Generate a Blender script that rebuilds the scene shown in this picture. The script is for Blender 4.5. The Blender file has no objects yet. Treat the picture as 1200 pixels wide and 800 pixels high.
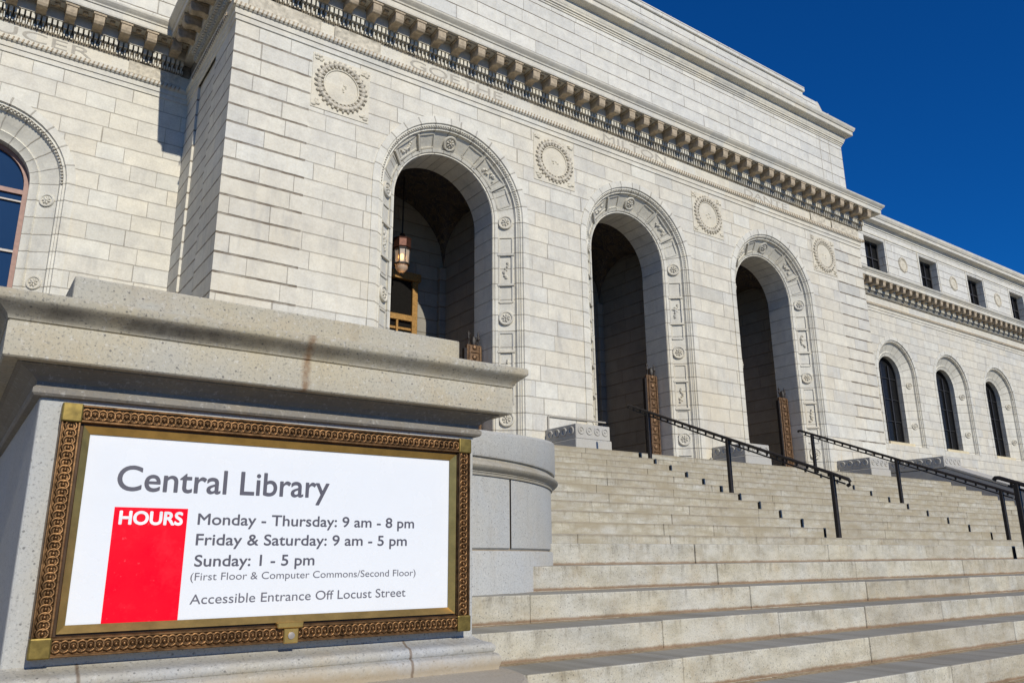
import bpy, bmesh, math, random
from mathutils import Vector, Matrix
from mathutils.geometry import tessellate_polygon
random.seed(7)
# ------------------------------------------------------------------ units
# everything is laid out in riser heights (one stair riser = 0.155 m); the
# origin of that grid is the camera eye, 10.25 risers above the pavement
U = 0.155
EYE = 10.25
def W(x, y, z): return Vector((x*U, y*U, (z+EYE)*U))
sc = bpy.context.scene
C = sc.collection
# ------------------------------------------------------------------ camera
cam = bpy.data.cameras.new('camera'); camo = bpy.data.objects.new('camera', cam); C.objects.link(camo)
r_ = Vector((0.81616, -0.57775, -0.00906)).normalized()
f_ = Vector((0.55898, 0.78548, 0.26562)).normalized()
u_ = r_.cross(f_).normalized(); r_ = f_.cross(u_)
M = Matrix((r_, u_, -f_)).transposed().to_4x4(); M.translation = W(0, 0, 0)
camo.matrix_world = M
cam.sensor_fit = 'HORIZONTAL'; cam.sensor_width = 36; cam.lens = 27.892
cam.clip_start = 0.05; cam.clip_end = 3000
sc.camera = camo
# ------------------------------------------------------------------ light
EL, AZ = math.radians(30.5), math.radians(2.3)
world = bpy.data.worlds.new('World'); sc.world = world; world.use_nodes = True
nt = world.node_tree; bg = nt.nodes['Background']
sky = nt.nodes.new('ShaderNodeTexSky'); sky.sky_type = 'NISHITA'; sky.sun_disc = False
sky.sun_elevation = EL; sky.sun_rotation = math.pi+AZ
sky.altitude = 300; sky.air_density = 1.0; sky.dust_density = 0.0; sky.ozone_density = 4.0
mx = nt.nodes.new('ShaderNodeMix'); mx.data_type = 'RGBA'; mx.blend_type = 'MULTIPLY'; mx.inputs[0].default_value = 1
mx.inputs[7].default_value = (.05, .62, 1.36, 1)       # deep polarised blue of the photograph
nt.links.new(sky.outputs[0], mx.inputs[6]); nt.links.new(mx.outputs[2], bg.inputs[0])
bg.inputs[1].default_value = 0.07
sl = bpy.data.lights.new('sun', 'SUN'); so = bpy.data.objects.new('sun', sl); C.objects.link(so)
sl.energy = 3.9; sl.angle = math.radians(0.5); sl.color = (1.0, 0.948, 0.83)
d_ = Vector((math.sin(AZ)*math.cos(EL), math.cos(AZ)*math.cos(EL), -math.sin(EL)))
so.rotation_euler = d_.to_track_quat('-Z', 'Y').to_euler(); so.location = (0, -20, 40)
vs = sc.view_settings; vs.view_transform = 'Standard'; vs.look = 'None'; vs.exposure = 0; vs.gamma = 1; vs.use_curve_mapping = False

# ------------------------------------------------------------------ mesh builder
class MB:
    def __init__(s): s.v = []; s.f = []; s.uv = None
    def add(s, pts, faces):
        b = len(s.v); s.v += [Vector(p) for p in pts]
        s.f += [tuple(b+i for i in f) for f in faces]; return s
    def box(s, x0, x1, y0, y1, z0, z1):
        return s.add([(x0,y0,z0),(x1,y0,z0),(x1,y1,z0),(x0,y1,z0),(x0,y0,z1),(x1,y0,z1),(x1,y1,z1),(x0,y1,z1)],
                     [(0,3,2,1),(4,5,6,7),(0,1,5,4),(1,2,6,5),(2,3,7,6),(3,0,4,7)])
    def prism(s, outer, y0, y1, holes=()):
        """closed prism along y over an x,z outline, with holes"""
        loops = [list(outer)]+[list(h) for h in holes]
        flat = [p for l in loops for p in l]; n = len(flat)
        tri = tessellate_polygon([[Vector((p[0], p[1], 0)) for p in l] for l in loops])
        pts = [(p[0], y0, p[1]) for p in flat]+[(p[0], y1, p[1]) for p in flat]
        fs = []
        for t in tri:
            a, b, c = (flat[i] for i in t)
            ccw = (b[0]-a[0])*(c[1]-a[1])-(b[1]-a[1])*(c[0]-a[0]) > 0
            t = t if ccw else t[::-1]
            fs.append(tuple(t)); fs.append(tuple(i+n for i in t[::-1]))
        o = 0
        for li, l in enumerate(loops):
            m = len(l); ar = sum(l[i][0]*l[(i+1)%m][1]-l[(i+1)%m][0]*l[i][1] for i in range(m))
            for i in range(m):
                j = (i+1) % m
                q = (o+i, o+i+n, o+j+n, o+j)
                if (ar > 0) == (li > 0): q = q[::-1]
                fs.append(q)
            o += m
        return s.add(pts, fs)
    def extr(s, prof, x0, x1):
        """profile of (y,z) swept along x"""
        n = len(prof)
        return s.add([(x0, y, z) for y, z in prof]+[(x1, y, z) for y, z in prof],
                     [(i, (i+1) % n, (i+1) % n+n, i+n) for i in range(n)]+[tuple(range(n))[::-1], tuple(range(n, 2*n))])
    def ring(s, prof, path, close=False):
        """profile of (offset,z) swept along path(offset)->list of xy points"""
        rows = [[(x, y, z) for x, y in path(o)] for o, z in prof]
        m = len(rows[0]); n = len(prof); pts = [p for r in rows for p in r]; fs = []
        for i in range(n-1):
            for j in range(m-1): fs.append((i*m+j, i*m+j+1, (i+1)*m+j+1, (i+1)*m+j))
        return s.add(pts, fs)
    def lathe(s, prof, c, seg=24, a0=0, a1=2*math.pi, axis='z', sc_=(1,1)):
        full = abs(a1-a0-2*math.pi) < 1e-6; m = seg if full else seg+1; pts = []; fs = []
        for r, z in prof:
            for k in range(m):
                a = a0+(a1-a0)*k/seg
                p = (r*math.cos(a)*sc_[0], r*math.sin(a)*sc_[1], z)
                if axis == 'y': p = (p[0], -z, p[1])
                pts.append((c[0]+p[0], c[1]+p[1], c[2]+p[2]))
        for i in range(len(prof)-1):
            for k in range(seg):
                k2 = (k+1) % m
                fs.append((i*m+k, i*m+k2, (i+1)*m+k2, (i+1)*m+k))
        return s.add(pts, fs)
    def tube(s, path, r, seg=8):
        path = [Vector(p) for p in path]; b = len(s.v); n = len(path)
        for i, p in enumerate(path):
            t = (path[min(i+1, n-1)]-path[max(i-1, 0)]).normalized()
            a = t.orthogonal() if abs(t.z) > .9 else t.cross(Vector((0, 0, 1)))
            a.normalize(); c = t.cross(a)
            for k in range(seg):
                th = 2*math.pi*k/seg
                s.v.append(p+a*(r*math.cos(th))+c*(r*math.sin(th)))
        for i in range(n-1):
            for k in range(seg):
                k2 = (k+1) % seg
                s.f.append((b+i*seg+k, b+i*seg+k2, b+(i+1)*seg+k2, b+(i+1)*seg+k))
        s.f.append(tuple(b+k for k in range(seg))[::-1]); s.f.append(tuple(b+(n-1)*seg+k for k in range(seg)))
        return s
    def blob(s, c, r, seg=8, rings=5, mat=None):
        """ellipsoid, radii r=(rx,ry,rz)"""
        pts = []; fs = []
        for i in range(rings+1):
            ph = math.pi*i/rings
            for k in range(seg):
                a = 2*math.pi*k/seg
                p = Vector((r[0]*math.sin(ph)*math.cos(a), r[1]*math.sin(ph)*math.sin(a), r[2]*math.cos(ph)))
                if mat is not None: p = mat @ p
                pts.append(Vector(c)+p)
        for i in range(rings):
            for k in range(seg):
                k2 = (k+1) % seg; fs.append((i*seg+k, (i+1)*seg+k, (i+1)*seg+k2, i*seg+k2))
        return s.add(pts, fs)
    def torus(s, mat, R, r, seg=20, ms=6, sx=1.0, sz=1.0):
        """torus in the local xz plane (y is its axis), mat places it"""
        pts = []; fs = []
        for i in range(seg):
            a = 2*math.pi*i/seg
            for k in range(ms):
                b = 2*math.pi*k/ms
                q = R+r*math.cos(b)
                pts.append(mat @ Vector((q*math.cos(a)*sx, r*math.sin(b), q*math.sin(a)*sz)))
        for i in range(seg):
            for k in range(ms):
                i2 = (i+1) % seg; k2 = (k+1) % ms
                fs.append((i*ms+k, i*ms+k2, i2*ms+k2, i2*ms+k))
        return s.add(pts, fs)
    def build(s, name, mat, parent=None, smooth=False, bevel=0, seg=1, angle=35, fix=True):
        me = bpy.data.meshes.new(name)
        me.from_pydata([W(*p) for p in s.v], [], s.f); me.update()
        if fix:
            bm = bmesh.new(); bm.from_mesh(me)
            bmesh.ops.recalc_face_normals(bm, faces=bm.faces); bm.to_mesh(me); bm.free()
        if s.uv:
            l = me.uv_layers.new(name='UVMap')
            for lp in me.loops: l.data[lp.index].uv = s.uv[lp.vertex_index]
        ob = bpy.data.objects.new(name, me); C.objects.link(ob)
        me.materials.append(mat)
        if smooth:
            for p in me.polygons: p.use_smooth = True
            if smooth == 'auto':
                me.set_sharp_from_angle(angle=math.radians(angle))
        if bevel:
            b = ob.modifiers.new('bevel', 'BEVEL'); b.width = bevel*U; b.segments = seg
            b.limit_method = 'ANGLE'; b.angle_limit = math.radians(30); b.harden_normals = False
        if parent is not None:
            ob.parent = parent; ob.matrix_parent_inverse = parent.matrix_world.inverted()
        return ob
def tag(o, label=None, cat=None, group=None, kind=None):
    if label: o['label'] = label
    if cat: o['category'] = cat
    if group: o['group'] = group
    if kind: o['kind'] = kind
    return o
def empty(name, x, y, z, **k):
    o = bpy.data.objects.new(name, None); C.objects.link(o); o.location = W(x, y, z)
    o.empty_display_size = .2
    o.matrix_world = Matrix.Translation(W(x, y, z))
    return tag(o, **k)

# ------------------------------------------------------------------ node helper
class G:
    def __init__(s, name):
        s.m = bpy.data.materials.new(name); s.m.use_nodes = True; s.t = s.m.node_tree
        s.b = s.t.nodes['Principled BSDF']
    def n(s, k): return s.t.nodes.new(k)
    def put(s, i, v):
        if v is None: return
        if hasattr(v, 'is_output'): s.t.links.new(v, i)
        elif isinstance(v, (tuple, list)) and len(v) == 3 and i.type == 'RGBA': i.default_value = (*v, 1)
        else: i.default_value = v
    def M(s, op, a, b=None, c=None, clamp=False):
        x = s.n('ShaderNodeMath'); x.operation = op; x.use_clamp = clamp
        s.put(x.inputs[0], a); s.put(x.inputs[1], b); s.put(x.inputs[2], c); return x.outputs[0]
    def V(s, op, a, b=None):
        x = s.n('ShaderNodeVectorMath'); x.operation = op
        s.put(x.inputs[0], a); s.put(x.inputs[1], b); return x.outputs[0]
    def pos(s): return s.n('ShaderNodeNewGeometry').outputs['Position']
    def nor(s): return s.n('ShaderNodeNewGeometry').outputs['True Normal']
    def island(s): return s.n('ShaderNodeNewGeometry').outputs['Random Per Island']
    def sep(s, v):
        x = s.n('ShaderNodeSeparateXYZ'); s.put(x.inputs[0], v); return x.outputs[0], x.outputs[1], x.outputs[2]
    def comb(s, a, b, c=0.0):
        x = s.n('ShaderNodeCombineXYZ'); s.put(x.inputs[0], a); s.put(x.inputs[1], b); s.put(x.inputs[2], c); return x.outputs[0]
    def noise(s, v, scale, detail=3, rough=.55):
        x = s.n('ShaderNodeTexNoise'); s.put(x.inputs['Vector'], v); x.inputs['Scale'].default_value = scale
        x.inputs['Detail'].default_value = detail; x.inputs['Roughness'].default_value = rough; return x.outputs['Fac']
    def vor(s, v, scale, out='Distance'):
        x = s.n('ShaderNodeTexVoronoi'); s.put(x.inputs['Vector'], v); x.inputs['Scale'].default_value = scale; return x.outputs[out]
    def white(s, v):
        x = s.n('ShaderNodeTexWhiteNoise'); x.noise_dimensions = '3D'; s.put(x.inputs['Vector'], v); return x.outputs['Value']
    def ramp(s, f, stops, interp='LINEAR'):
        x = s.n('ShaderNodeValToRGB'); s.put(x.inputs[0], f); e = x.color_ramp; e.interpolation = interp
        while len(e.elements) > 1: e.elements.remove(e.elements[0])
        for i, (p, c) in enumerate(stops):
            el = e.elements[0] if i == 0 else e.elements.new(p)
            el.position = p; el.color = (*c, 1) if isinstance(c, (tuple, list)) else (c, c, c, 1)
        return x.outputs[0]
    def mr(s, v, a, b, c=0.0, d=1.0):
        x = s.n('ShaderNodeMapRange'); s.put(x.inputs[0], v)
        for i, q in enumerate((a, b, c, d)): s.put(x.inputs[i+1], q)
        return x.outputs[0]
    def mix(s, f, a, b, mode='MIX'):
        x = s.n('ShaderNodeMix'); x.data_type = 'RGBA'; x.blend_type = mode
        s.put(x.inputs[0], f); s.put(x.inputs[6], a); s.put(x.inputs[7], b); return x.outputs[2]
    def out(s, col, rough=.7, metal=0.0, bump=None, bs=.3, bd=.01, spec=None):
        s.put(s.b.inputs['Base Color'], col); s.put(s.b.inputs['Roughness'], rough); s.put(s.b.inputs['Metallic'], metal)
        if spec is not None: s.put(s.b.inputs['Specular IOR Level'], spec)
        if bump is not None:
            x = s.n('ShaderNodeBump'); x.inputs['Strength'].default_value = bs; x.inputs['Distance'].default_value = bd
            s.put(x.inputs['Height'], bump); s.t.links.new(x.outputs[0], s.b.inputs['Normal'])
        return s.m

RH = 2.338
TINTS = [(0, (.60, .575, .52)), (.18, (.64, .62, .57)), (.34, (.575, .56, .525)), (.5, (.66, .635, .575)), (.66, (.62, .585, .515)), (.82, (.56, .555, .54)), (.93, (.66, .65, .61)), (1, (.5, .495, .475))]
def marble(name, mode='wall', bw=6.2, quoin=None, tints=TINTS, gain=1.0, joint=1.0, stain=1.0):
    g = G(name); P = g.V('SCALE', g.pos()); P.node.inputs['Scale'].default_value = 1/U
    x, y, z = g.sep(P)
    if mode == 'uv':
        uv = g.n('ShaderNodeUVMap').outputs[0]; uu, vv, _ = g.sep(uv); u, v = vv, uu
    else:
        u = g.M('ADD', x, y); v = z
    wob = g.M('MULTIPLY', g.M('SUBTRACT', g.noise(P, .9, 2), .5), .05)
    vr = g.M('ADD', g.M('DIVIDE', g.M('SUBTRACT', v, 1.63), RH), wob)
    row = g.M('FLOOR', vr); fz = g.M('FRACT', vr)
    dz = g.M('MULTIPLY', g.M('MINIMUM', fz, g.M('SUBTRACT', 1.0, fz)), RH)
    ro = g.M('MULTIPLY', g.white(g.comb(row, 3.1, 0)), 9.0)
    up = g.M('ADD', g.M('ADD', u, ro), g.M('MULTIPLY', g.M('SINE', g.M('ADD', g.M('MULTIPLY', u, .37), g.M('MULTIPLY', row, 2.4))), 1.7))
    ur = g.M('DIVIDE', up, bw); cell = g.M('FLOOR', ur); fu = g.M('FRACT', ur)
    du = g.M('MULTIPLY', g.M('MINIMUM', fu, g.M('SUBTRACT', 1.0, fu)), bw)
    rnd = g.white(g.comb(cell, row, 0 if mode != 'uv' else 7.0))
    if mode == 'uv': rnd = g.white(g.comb(1.0, row, g.M('FLOOR', g.M('DIVIDE', x, 30.0))))
    col = g.ramp(rnd, tints)
    mott = g.noise(P, .55, 5, .62); fine = g.noise(P, 4.5, 4, .7)
    col = g.mix(g.mr(mott, .3, .7, 0, 1), g.mix(1, col, (.86, .86, .87), 'MULTIPLY'), g.mix(1, col, (1.08, 1.07, 1.05), 'MULTIPLY'))
    col = g.mix(g.mr(fine, .38, .72, 0, .7), col, g.mix(1, col, (.80, .775, .72), 'MULTIPLY'))
    vein = g.noise(g.comb(g.M('MULTIPLY', u, .7), g.M('MULTIPLY', v, 1.5), g.M('MULTIPLY', rnd, 40.0)), 1.1, 6, .72)
    col = g.mix(g.mr(vein, .54, .72, 0, .5), col, g.mix(1, col, (.80, .795, .79), 'MULTIPLY'))
    col = g.mix(1, col, (1.07, 1.055, .99), 'MULTIPLY')
    # run-down streaks: grey on the upper courses, rust and ochre low down
    sv = g.comb(g.M('MULTIPLY', u, .9), g.M('MULTIPLY', v, .06), 0)
    st = g.mr(g.noise(sv, 1.0, 4, .6), .56, .78)
    big = g.mr(g.noise(P, .085, 3), .42, .66)
    low = g.mr(v if mode != 'uv' else z, 30.0, 52.0, 1.0, .25)
    col = g.mix(g.M('MULTIPLY', g.M('MULTIPLY', st, low), .62*stain), col, (.50, .385, .22))
    col = g.mix(g.M('MULTIPLY', big, g.mr(z, 25.0, 60.0, .55*stain, .12*stain)), col, (.56, .475, .325))
    gr = g.mr(g.noise(g.comb(g.M('MULTIPLY', u, .5), g.M('MULTIPLY', v, .12), 4.0), .8, 4, .65), .58, .8)
    col = g.mix(g.M('MULTIPLY', gr, .55*stain), col, (.31, .30, .28))
    if mode != 'plain':
        jw = g.M('ADD', .06, g.M('MULTIPLY', g.noise(P, 2.2, 2), .07))
        jh = g.mr(dz, g.M('MULTIPLY', jw, .5), jw, 1.0, 0.0)
        hs = .95
        if quoin:
            q0 = g.M('LESS_THAN', x, quoin[0]); q1 = g.M('GREATER_THAN', x, quoin[1])
            q = g.M('MAXIMUM', q0, q1)
            jw2 = g.M('ADD', jw, g.M('MULTIPLY', q, .07))
            jh = g.M('MULTIPLY', g.mr(dz, g.M('MULTIPLY', jw2, .55), jw2, 1.0, 0.0), g.M('ADD', .55, g.M('MULTIPLY', q, .45)))
            hs = .95
        jv = g.mr(du, .015, .055, .62, 0.0) if mode != 'uv' else 0.0
        jm = g.M('MULTIPLY', g.M('MAXIMUM', g.M('MULTIPLY', jh, hs), jv), g.M('MULTIPLY', g.mr(g.noise(P, .5, 3), .3, .6, .55, 1.0), joint))
        col = g.mix(jm, col, (.115, .08, .045))
        h = g.M('SUBTRACT', g.M('MULTIPLY', g.noise(P, 3.0, 4), .25), g.M('MULTIPLY', g.M('MAXIMUM', jh, jv), 1.0))
    else:
        h = g.M('MULTIPLY', g.noise(P, 3.0, 4), .25)
    if gain != 1: col = g.mix(1, col, (gain, gain, gain), 'MULTIPLY')
    return g.out(col, .62, bump=h, bs=.6, bd=.025)

def granite(name, base=(.42, .395, .34), cool=(.40, .41, .41), warm=.5, stains=0.0, island=.12, speck=1.0, dirt=False, extra=None):
    g = G(name); p = g.pos(); P = g.V('SCALE', p); P.node.inputs['Scale'].default_value = 1/U
    x, y, z = g.sep(P)
    big = g.noise(P, .35, 4, .6)
    col = g.mix(g.mr(big, .36, .64), base, cool)
    isl = g.island()
    col = g.mix(g.mr(isl, 0, 1, 0, island), col, g.mix(1, col, (1.25, 1.2, 1.08), 'MULTIPLY'))
    col = g.mix(g.mr(g.M('FRACT', g.M('MULTIPLY', isl, 7.3)), 0, 1, 0, island*1.3), col, (.36, .30, .2))
    oc = g.mr(g.noise(P, .8, 5, .65), .52, .74, 0, warm)
    col = g.mix(oc, col, (.44, .35, .215))
    f1 = g.noise(P, 17, 3, .75); f2 = g.vor(P, 21); f3 = g.noise(g.V('ADD', P, (5, 9, 3)), 9, 4, .7)
    col = g.mix(g.mr(f1, .54, .66, 0, .5*speck), col, (.13, .125, .12))
    col = g.mix(g.mr(f3, .56, .7, 0, .4*speck), col, (.62, .60, .55))
    bl = g.mr(g.vor(P, 4.6), .09, .13, 1, 0)
    col = g.mix(g.M('MULTIPLY', bl, .55*speck), col, (.09, .085, .08))
    h = g.M('ADD', g.M('MULTIPLY', f1, .5), g.M('MULTIPLY', f3, .4))
    if dirt:
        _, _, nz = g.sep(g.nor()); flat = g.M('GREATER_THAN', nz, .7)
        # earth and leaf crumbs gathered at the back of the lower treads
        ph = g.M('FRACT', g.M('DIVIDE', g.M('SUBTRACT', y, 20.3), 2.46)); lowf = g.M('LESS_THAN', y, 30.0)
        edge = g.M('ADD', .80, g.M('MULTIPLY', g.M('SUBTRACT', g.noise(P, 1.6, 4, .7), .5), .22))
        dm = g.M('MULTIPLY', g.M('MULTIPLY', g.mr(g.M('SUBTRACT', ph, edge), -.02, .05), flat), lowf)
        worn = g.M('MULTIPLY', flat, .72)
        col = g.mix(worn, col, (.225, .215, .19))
        col = g.mix(dm, col, g.mix(g.mr(g.noise(P, 7, 3, .7), .4, .6), (.25, .165, .085), (.44, .35, .22)))
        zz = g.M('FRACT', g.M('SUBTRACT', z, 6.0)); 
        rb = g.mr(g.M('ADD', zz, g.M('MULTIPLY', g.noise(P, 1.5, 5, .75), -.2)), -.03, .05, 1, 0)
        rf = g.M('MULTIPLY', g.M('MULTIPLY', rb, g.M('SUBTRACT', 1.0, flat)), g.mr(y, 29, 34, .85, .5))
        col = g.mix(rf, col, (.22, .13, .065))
        # drip streaks down the risers
        sv = g.comb(g.M('MULTIPLY', x, 2.2), g.M('FLOOR', g.M('SUBTRACT', z, 6.0)), g.M('MULTIPLY', z, .35))
        s1 = g.mr(g.noise(sv, 1.3, 5, .7), .52, .66)
        top = g.mr(zz, .25, .95)
        col = g.mix(g.M('MULTIPLY', g.M('MULTIPLY', g.M('MULTIPLY', s1, top), g.M('SUBTRACT', 1.0, flat)), g.mr(y, 29, 60, .5, .8)), col, (.14, .115, .08))
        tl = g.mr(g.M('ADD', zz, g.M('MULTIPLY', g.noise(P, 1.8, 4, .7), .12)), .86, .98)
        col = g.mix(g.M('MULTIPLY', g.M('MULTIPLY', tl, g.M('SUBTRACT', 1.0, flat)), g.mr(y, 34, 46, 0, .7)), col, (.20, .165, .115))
        gm_ = g.mr(g.noise(g.comb(g.M('MULTIPLY', x, .55), g.M('MULTIPLY', z, 1.2), g.M('FLOOR', z)), 1.2, 5, .68), .40, .66, 0, .8)
        col = g.mix(gm_, col, g.mix(1, col, (.66, .635, .58), 'MULTIPLY'))
        old = g.mr(y, 36, 46, 0, 1)
        col = g.mix(g.M('MULTIPLY', old, g.mr(g.noise(g.comb(g.M('MULTIPLY', x, .16), g.M('MULTIPLY', z, .9), g.M('FLOOR', z)), 1.2, 5, .7), .40, .64, .0, .85)), col, (.31, .26, .17))
    if stains:
        sv = g.comb(g.M('MULTIPLY', g.M('ADD', x, y), 1.6), g.M('MULTIPLY', z, .2), 1.0)
        col = g.mix(g.mr(g.noise(sv, 1.0, 4, .6), .55, .8, 0, stains), col, (.2, .165, .12))
    if extra: col = extra(g, col, x, y, z, P)
    return g.out(col, .72, bump=h, bs=.35, bd=.004)

def plain(name, col, rough=.6, metal=0.0, var=.15, scale=3.0, bump=.0, spec=None):
    g = G(name); P = g.V('SCALE', g.pos()); P.node.inputs['Scale'].default_value = 1/U
    n = g.noise(P, scale, 4, .6)
    c = g.mix(g.mr(n, .3, .7), g.mix(1, col, (1-var,)*3, 'MULTIPLY'), g.mix(1, col, (1+var,)*3, 'MULTIPLY'))
    return g.out(c, rough, metal, n if bump else None, bump, .005, spec)

def plinth_joint(g, col, x, y, z, P):
    j = None
    for xx in (2.6, 9.55):
        q = g.mr(g.M('ABSOLUTE', g.M('SUBTRACT', g.M('ADD', x, g.M('MULTIPLY', g.noise(P, 3, 3), .05)), xx)), .015, .05, .8, 0)
        j = q if j is None else g.M('MAXIMUM', j, q)
    low = g.mr(g.M('ADD', z, g.M('MULTIPLY', g.noise(P, 1.3, 4, .7), .5)), 8.0, 8.35, .75, 0)
    col = g.mix(low, col, (.40, .315, .20))
    return g.mix(j, col, (.16, .11, .07))
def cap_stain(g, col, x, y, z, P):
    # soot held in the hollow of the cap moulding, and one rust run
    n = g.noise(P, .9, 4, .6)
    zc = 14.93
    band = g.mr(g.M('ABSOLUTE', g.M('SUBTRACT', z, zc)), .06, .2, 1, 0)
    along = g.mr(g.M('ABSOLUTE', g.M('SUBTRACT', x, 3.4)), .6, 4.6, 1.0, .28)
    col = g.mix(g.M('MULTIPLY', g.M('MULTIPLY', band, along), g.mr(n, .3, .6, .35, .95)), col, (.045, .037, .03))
    wob = g.M('MULTIPLY', g.M('SUBTRACT', g.noise(P, 2.2, 3), .5), .22)
    rx = g.mr(g.M('ABSOLUTE', g.M('SUBTRACT', g.M('ADD', x, wob), 6.44)), .03, .14, 1, 0)
    return g.mix(g.M('MULTIPLY', rx, g.M('MULTIPLY', g.mr(g.noise(P, 5, 3), .3, .6, .3, .8), g.M('LESS_THAN', z, 15.29))), col, (.19, .10, .04))

MAT = {}
MAT['wall'] = marble('pavilion_marble', quoin=(30.5, 143.8))
MAT['wing'] = marble('wing_marble', bw=5.2, quoin=(-900, 900), gain=1.0)
MAT['attic'] = marble('attic_marble', bw=7.5, tints=[(0, (.60, .60, .59)), (.35, (.66, .655, .635)), (.7, (.56, .565, .565)), (1, (.63, .62, .585))], stain=.6)
MAT['trim'] = marble('trim_marble', 'plain', gain=.98, stain=.8)
MAT['arch'] = marble('arch_marble', 'uv', joint=.55, tints=[(0, (.60, .59, .555)), (.5, (.65, .64, .605)), (1, (.57, .56, .525))], stain=.95)
MAT['carved'] = plain('weathered_carving', (.53, .48, .385), .75, 0, .28, 1.6)
MAT['bracket'] = plain('weathered_bracket', (.40, .32, .22), .8, 0, .3, 1.8)
MAT['dentil_dark'] = plain('dark_dentil_marble', (.20, .17, .13), .85, 0, .35, 1.4)  # dark brown backing strip behind the dentils
MAT['letters'] = plain('incised_letters', (.38, .35, .295), .8, 0, .15)
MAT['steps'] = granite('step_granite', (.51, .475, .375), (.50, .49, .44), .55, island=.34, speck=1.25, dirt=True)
MAT['pedestal'] = granite('pedestal_granite', (.40, .37, .30), (.395, .40, .395), .5, .35, 0, speck=1.2, extra=plinth_joint)
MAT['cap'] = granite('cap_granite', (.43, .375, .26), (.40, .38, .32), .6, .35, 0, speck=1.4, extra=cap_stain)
MAT['bed'] = granite('shaded_grimy_granite', (.20, .175, .14), (.22, .205, .18), .3, .5, 0)  # grime, darkened further to put the shade under the cap into the colour
MAT['grey'] = granite('grey_granite', (.44, .43, .39), (.43, .435, .42), .2, .25, .05, speck=1.2)
MAT['block'] = granite('block_granite', (.44, .42, .37), (.42, .41, .385), .2, .3, .1, speck=.8)
MAT['pave'] = granite('paving', (.40, .345, .27), (.42, .38, .31), .45, .1, .1)
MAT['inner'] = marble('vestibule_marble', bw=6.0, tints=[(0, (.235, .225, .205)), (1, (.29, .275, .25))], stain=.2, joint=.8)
MAT['bronze'] = plain('frame_bronze', (.185, .10, .042), .45, .85, .5, 5, .25)
MAT['brass'] = plain('gilt_brass', (.58, .37, .11), .34, .85, .22, 2.5, .05)
MAT['corner'] = plain('corner_brass', (.21, .15, .04), .48, .75, .4, 5, .05)
MAT['groove'] = plain('groove_bronze', (.06, .035, .02), .5, .6, .3)
MAT['iron'] = plain('black_iron', (.024, .019, .016), .5, 0, .3, 4, spec=.3)
MAT['gate'] = plain('gate_bronze', (.20, .118, .062), .5, .6, .45, 2.2, .4)
MAT['dark'] = plain('dark_void', (.012, .011, .010), .9, spec=.05)
MAT['doorbr'] = plain('door_bronze', (.42, .235, .075), .4, .6, .3, 3)
MAT['wood'] = plain('red_brown_frame', (.30, .165, .125), .55, 0, .2, 2)
MAT['mullion'] = plain('window_mullion', (.30, .27, .24), .5, .2, .2)
MAT['darkframe'] = plain('dark_sash', (.035, .032, .03), .5, .2, .2)
def dust_glint(name, col, blotch, rough, spec=None, amt=.12):
    g = G(name); P = g.V('SCALE', g.pos()); P.node.inputs['Scale'].default_value = 1/U
    a = g.mr(g.noise(P, .8, 6, .72), .5, .8, 0, amt); b = g.mr(g.noise(P, 9, 3, .7), .66, .74, 0, amt*1.6)
    c = g.mix(g.M('MAXIMUM', a, b), col, blotch)
    return g.out(c, g.mr(g.noise(P, 1.5, 4), .3, .7, rough*.7, rough*1.3), 0, spec=spec)
MAT['white'] = dust_glint('sign_white', (.76, .775, .79), (.58, .57, .54), .25)
MAT['hours'] = plain('sign_white_letter', (.8, .8, .8), .4)
MAT['red'] = dust_glint('sign_red', (.88, .001, .018), (.9, .14, .17), .4, .12, .2)  # light scuff blotches that put sun glints into the red
MAT['ink'] = plain('sign_grey_ink', (.085, .082, .105), .5, 0, .03)
MAT['inkthin'] = plain('sign_light_ink', (.13, .125, .15), .5, 0, .03)
MAT['copper'] = plain('lantern_copper', (.10, .042, .028), .45, .6, .3)
def glass(name, col, rough=.04, spec=.9):
    g = G(name); P = g.V('SCALE', g.pos()); P.node.inputs['Scale'].default_value = 1/U
    return g.out(g.mix(g.noise(P, .2, 2), col, g.mix(1, col, (1.5, 1.5, 1.5), 'MULTIPLY')), rough, 0, g.noise(P, .35, 1), .05, .05, spec)
MAT['glass'] = glass('window_glass', (.010, .010, .010), .25, .15)
MAT['skyglass'] = glass('reflecting_glass', (.014, .03, .06), .03, 1.0)
g = G('lantern_glass'); MAT['lglass'] = g.out((.72, .60, .48), .4)
g.b.inputs['Transmission Weight'].default_value = .45
g = G('lamp_bulb'); MAT['bulb'] = g.out((.8, .5, .2), .5)
g.b.inputs['Emission Color'].default_value = (1, .50, .14, 1); g.b.inputs['Emission Strength'].default_value = 9.0
g = G('mosaic_vault'); P = g.V('SCALE', g.pos()); P.node.inputs['Scale'].default_value = 1/U
d1 = g.vor(P, .42); sc1 = g.mr(g.M('ABSOLUTE', g.M('SINE', g.M('MULTIPLY', g.M('ADD', d1, g.M('MULTIPLY', g.noise(P, .9, 3), .5)), 17.0))), .0, .3, 1, 0)
base_ = g.mix(g.mr(g.noise(P, 1.1, 4), .4, .6), (.03, .03, .04), (.08, .062, .042))
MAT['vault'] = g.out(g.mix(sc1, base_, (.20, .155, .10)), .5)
g = G('ground_paving'); P = g.V('SCALE', g.pos()); P.node.inputs['Scale'].default_value = 1/U
MAT['ground'] = g.out(g.mix(g.noise(P, .4, 5), (.10, .09, .075), (.15, .135, .11)), .85, bump=g.noise(P, 6, 3), bs=.2)

# ------------------------------------------------------------------ ground
gm = MB().add([(-4000, -4000, -EYE), (4000, -4000, -EYE), (4000, 4000, -EYE), (-4000, 4000, -EYE)], [(0, 1, 2, 3)])
tag(gm.build('ground', MAT['ground']), kind='structure')

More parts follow.
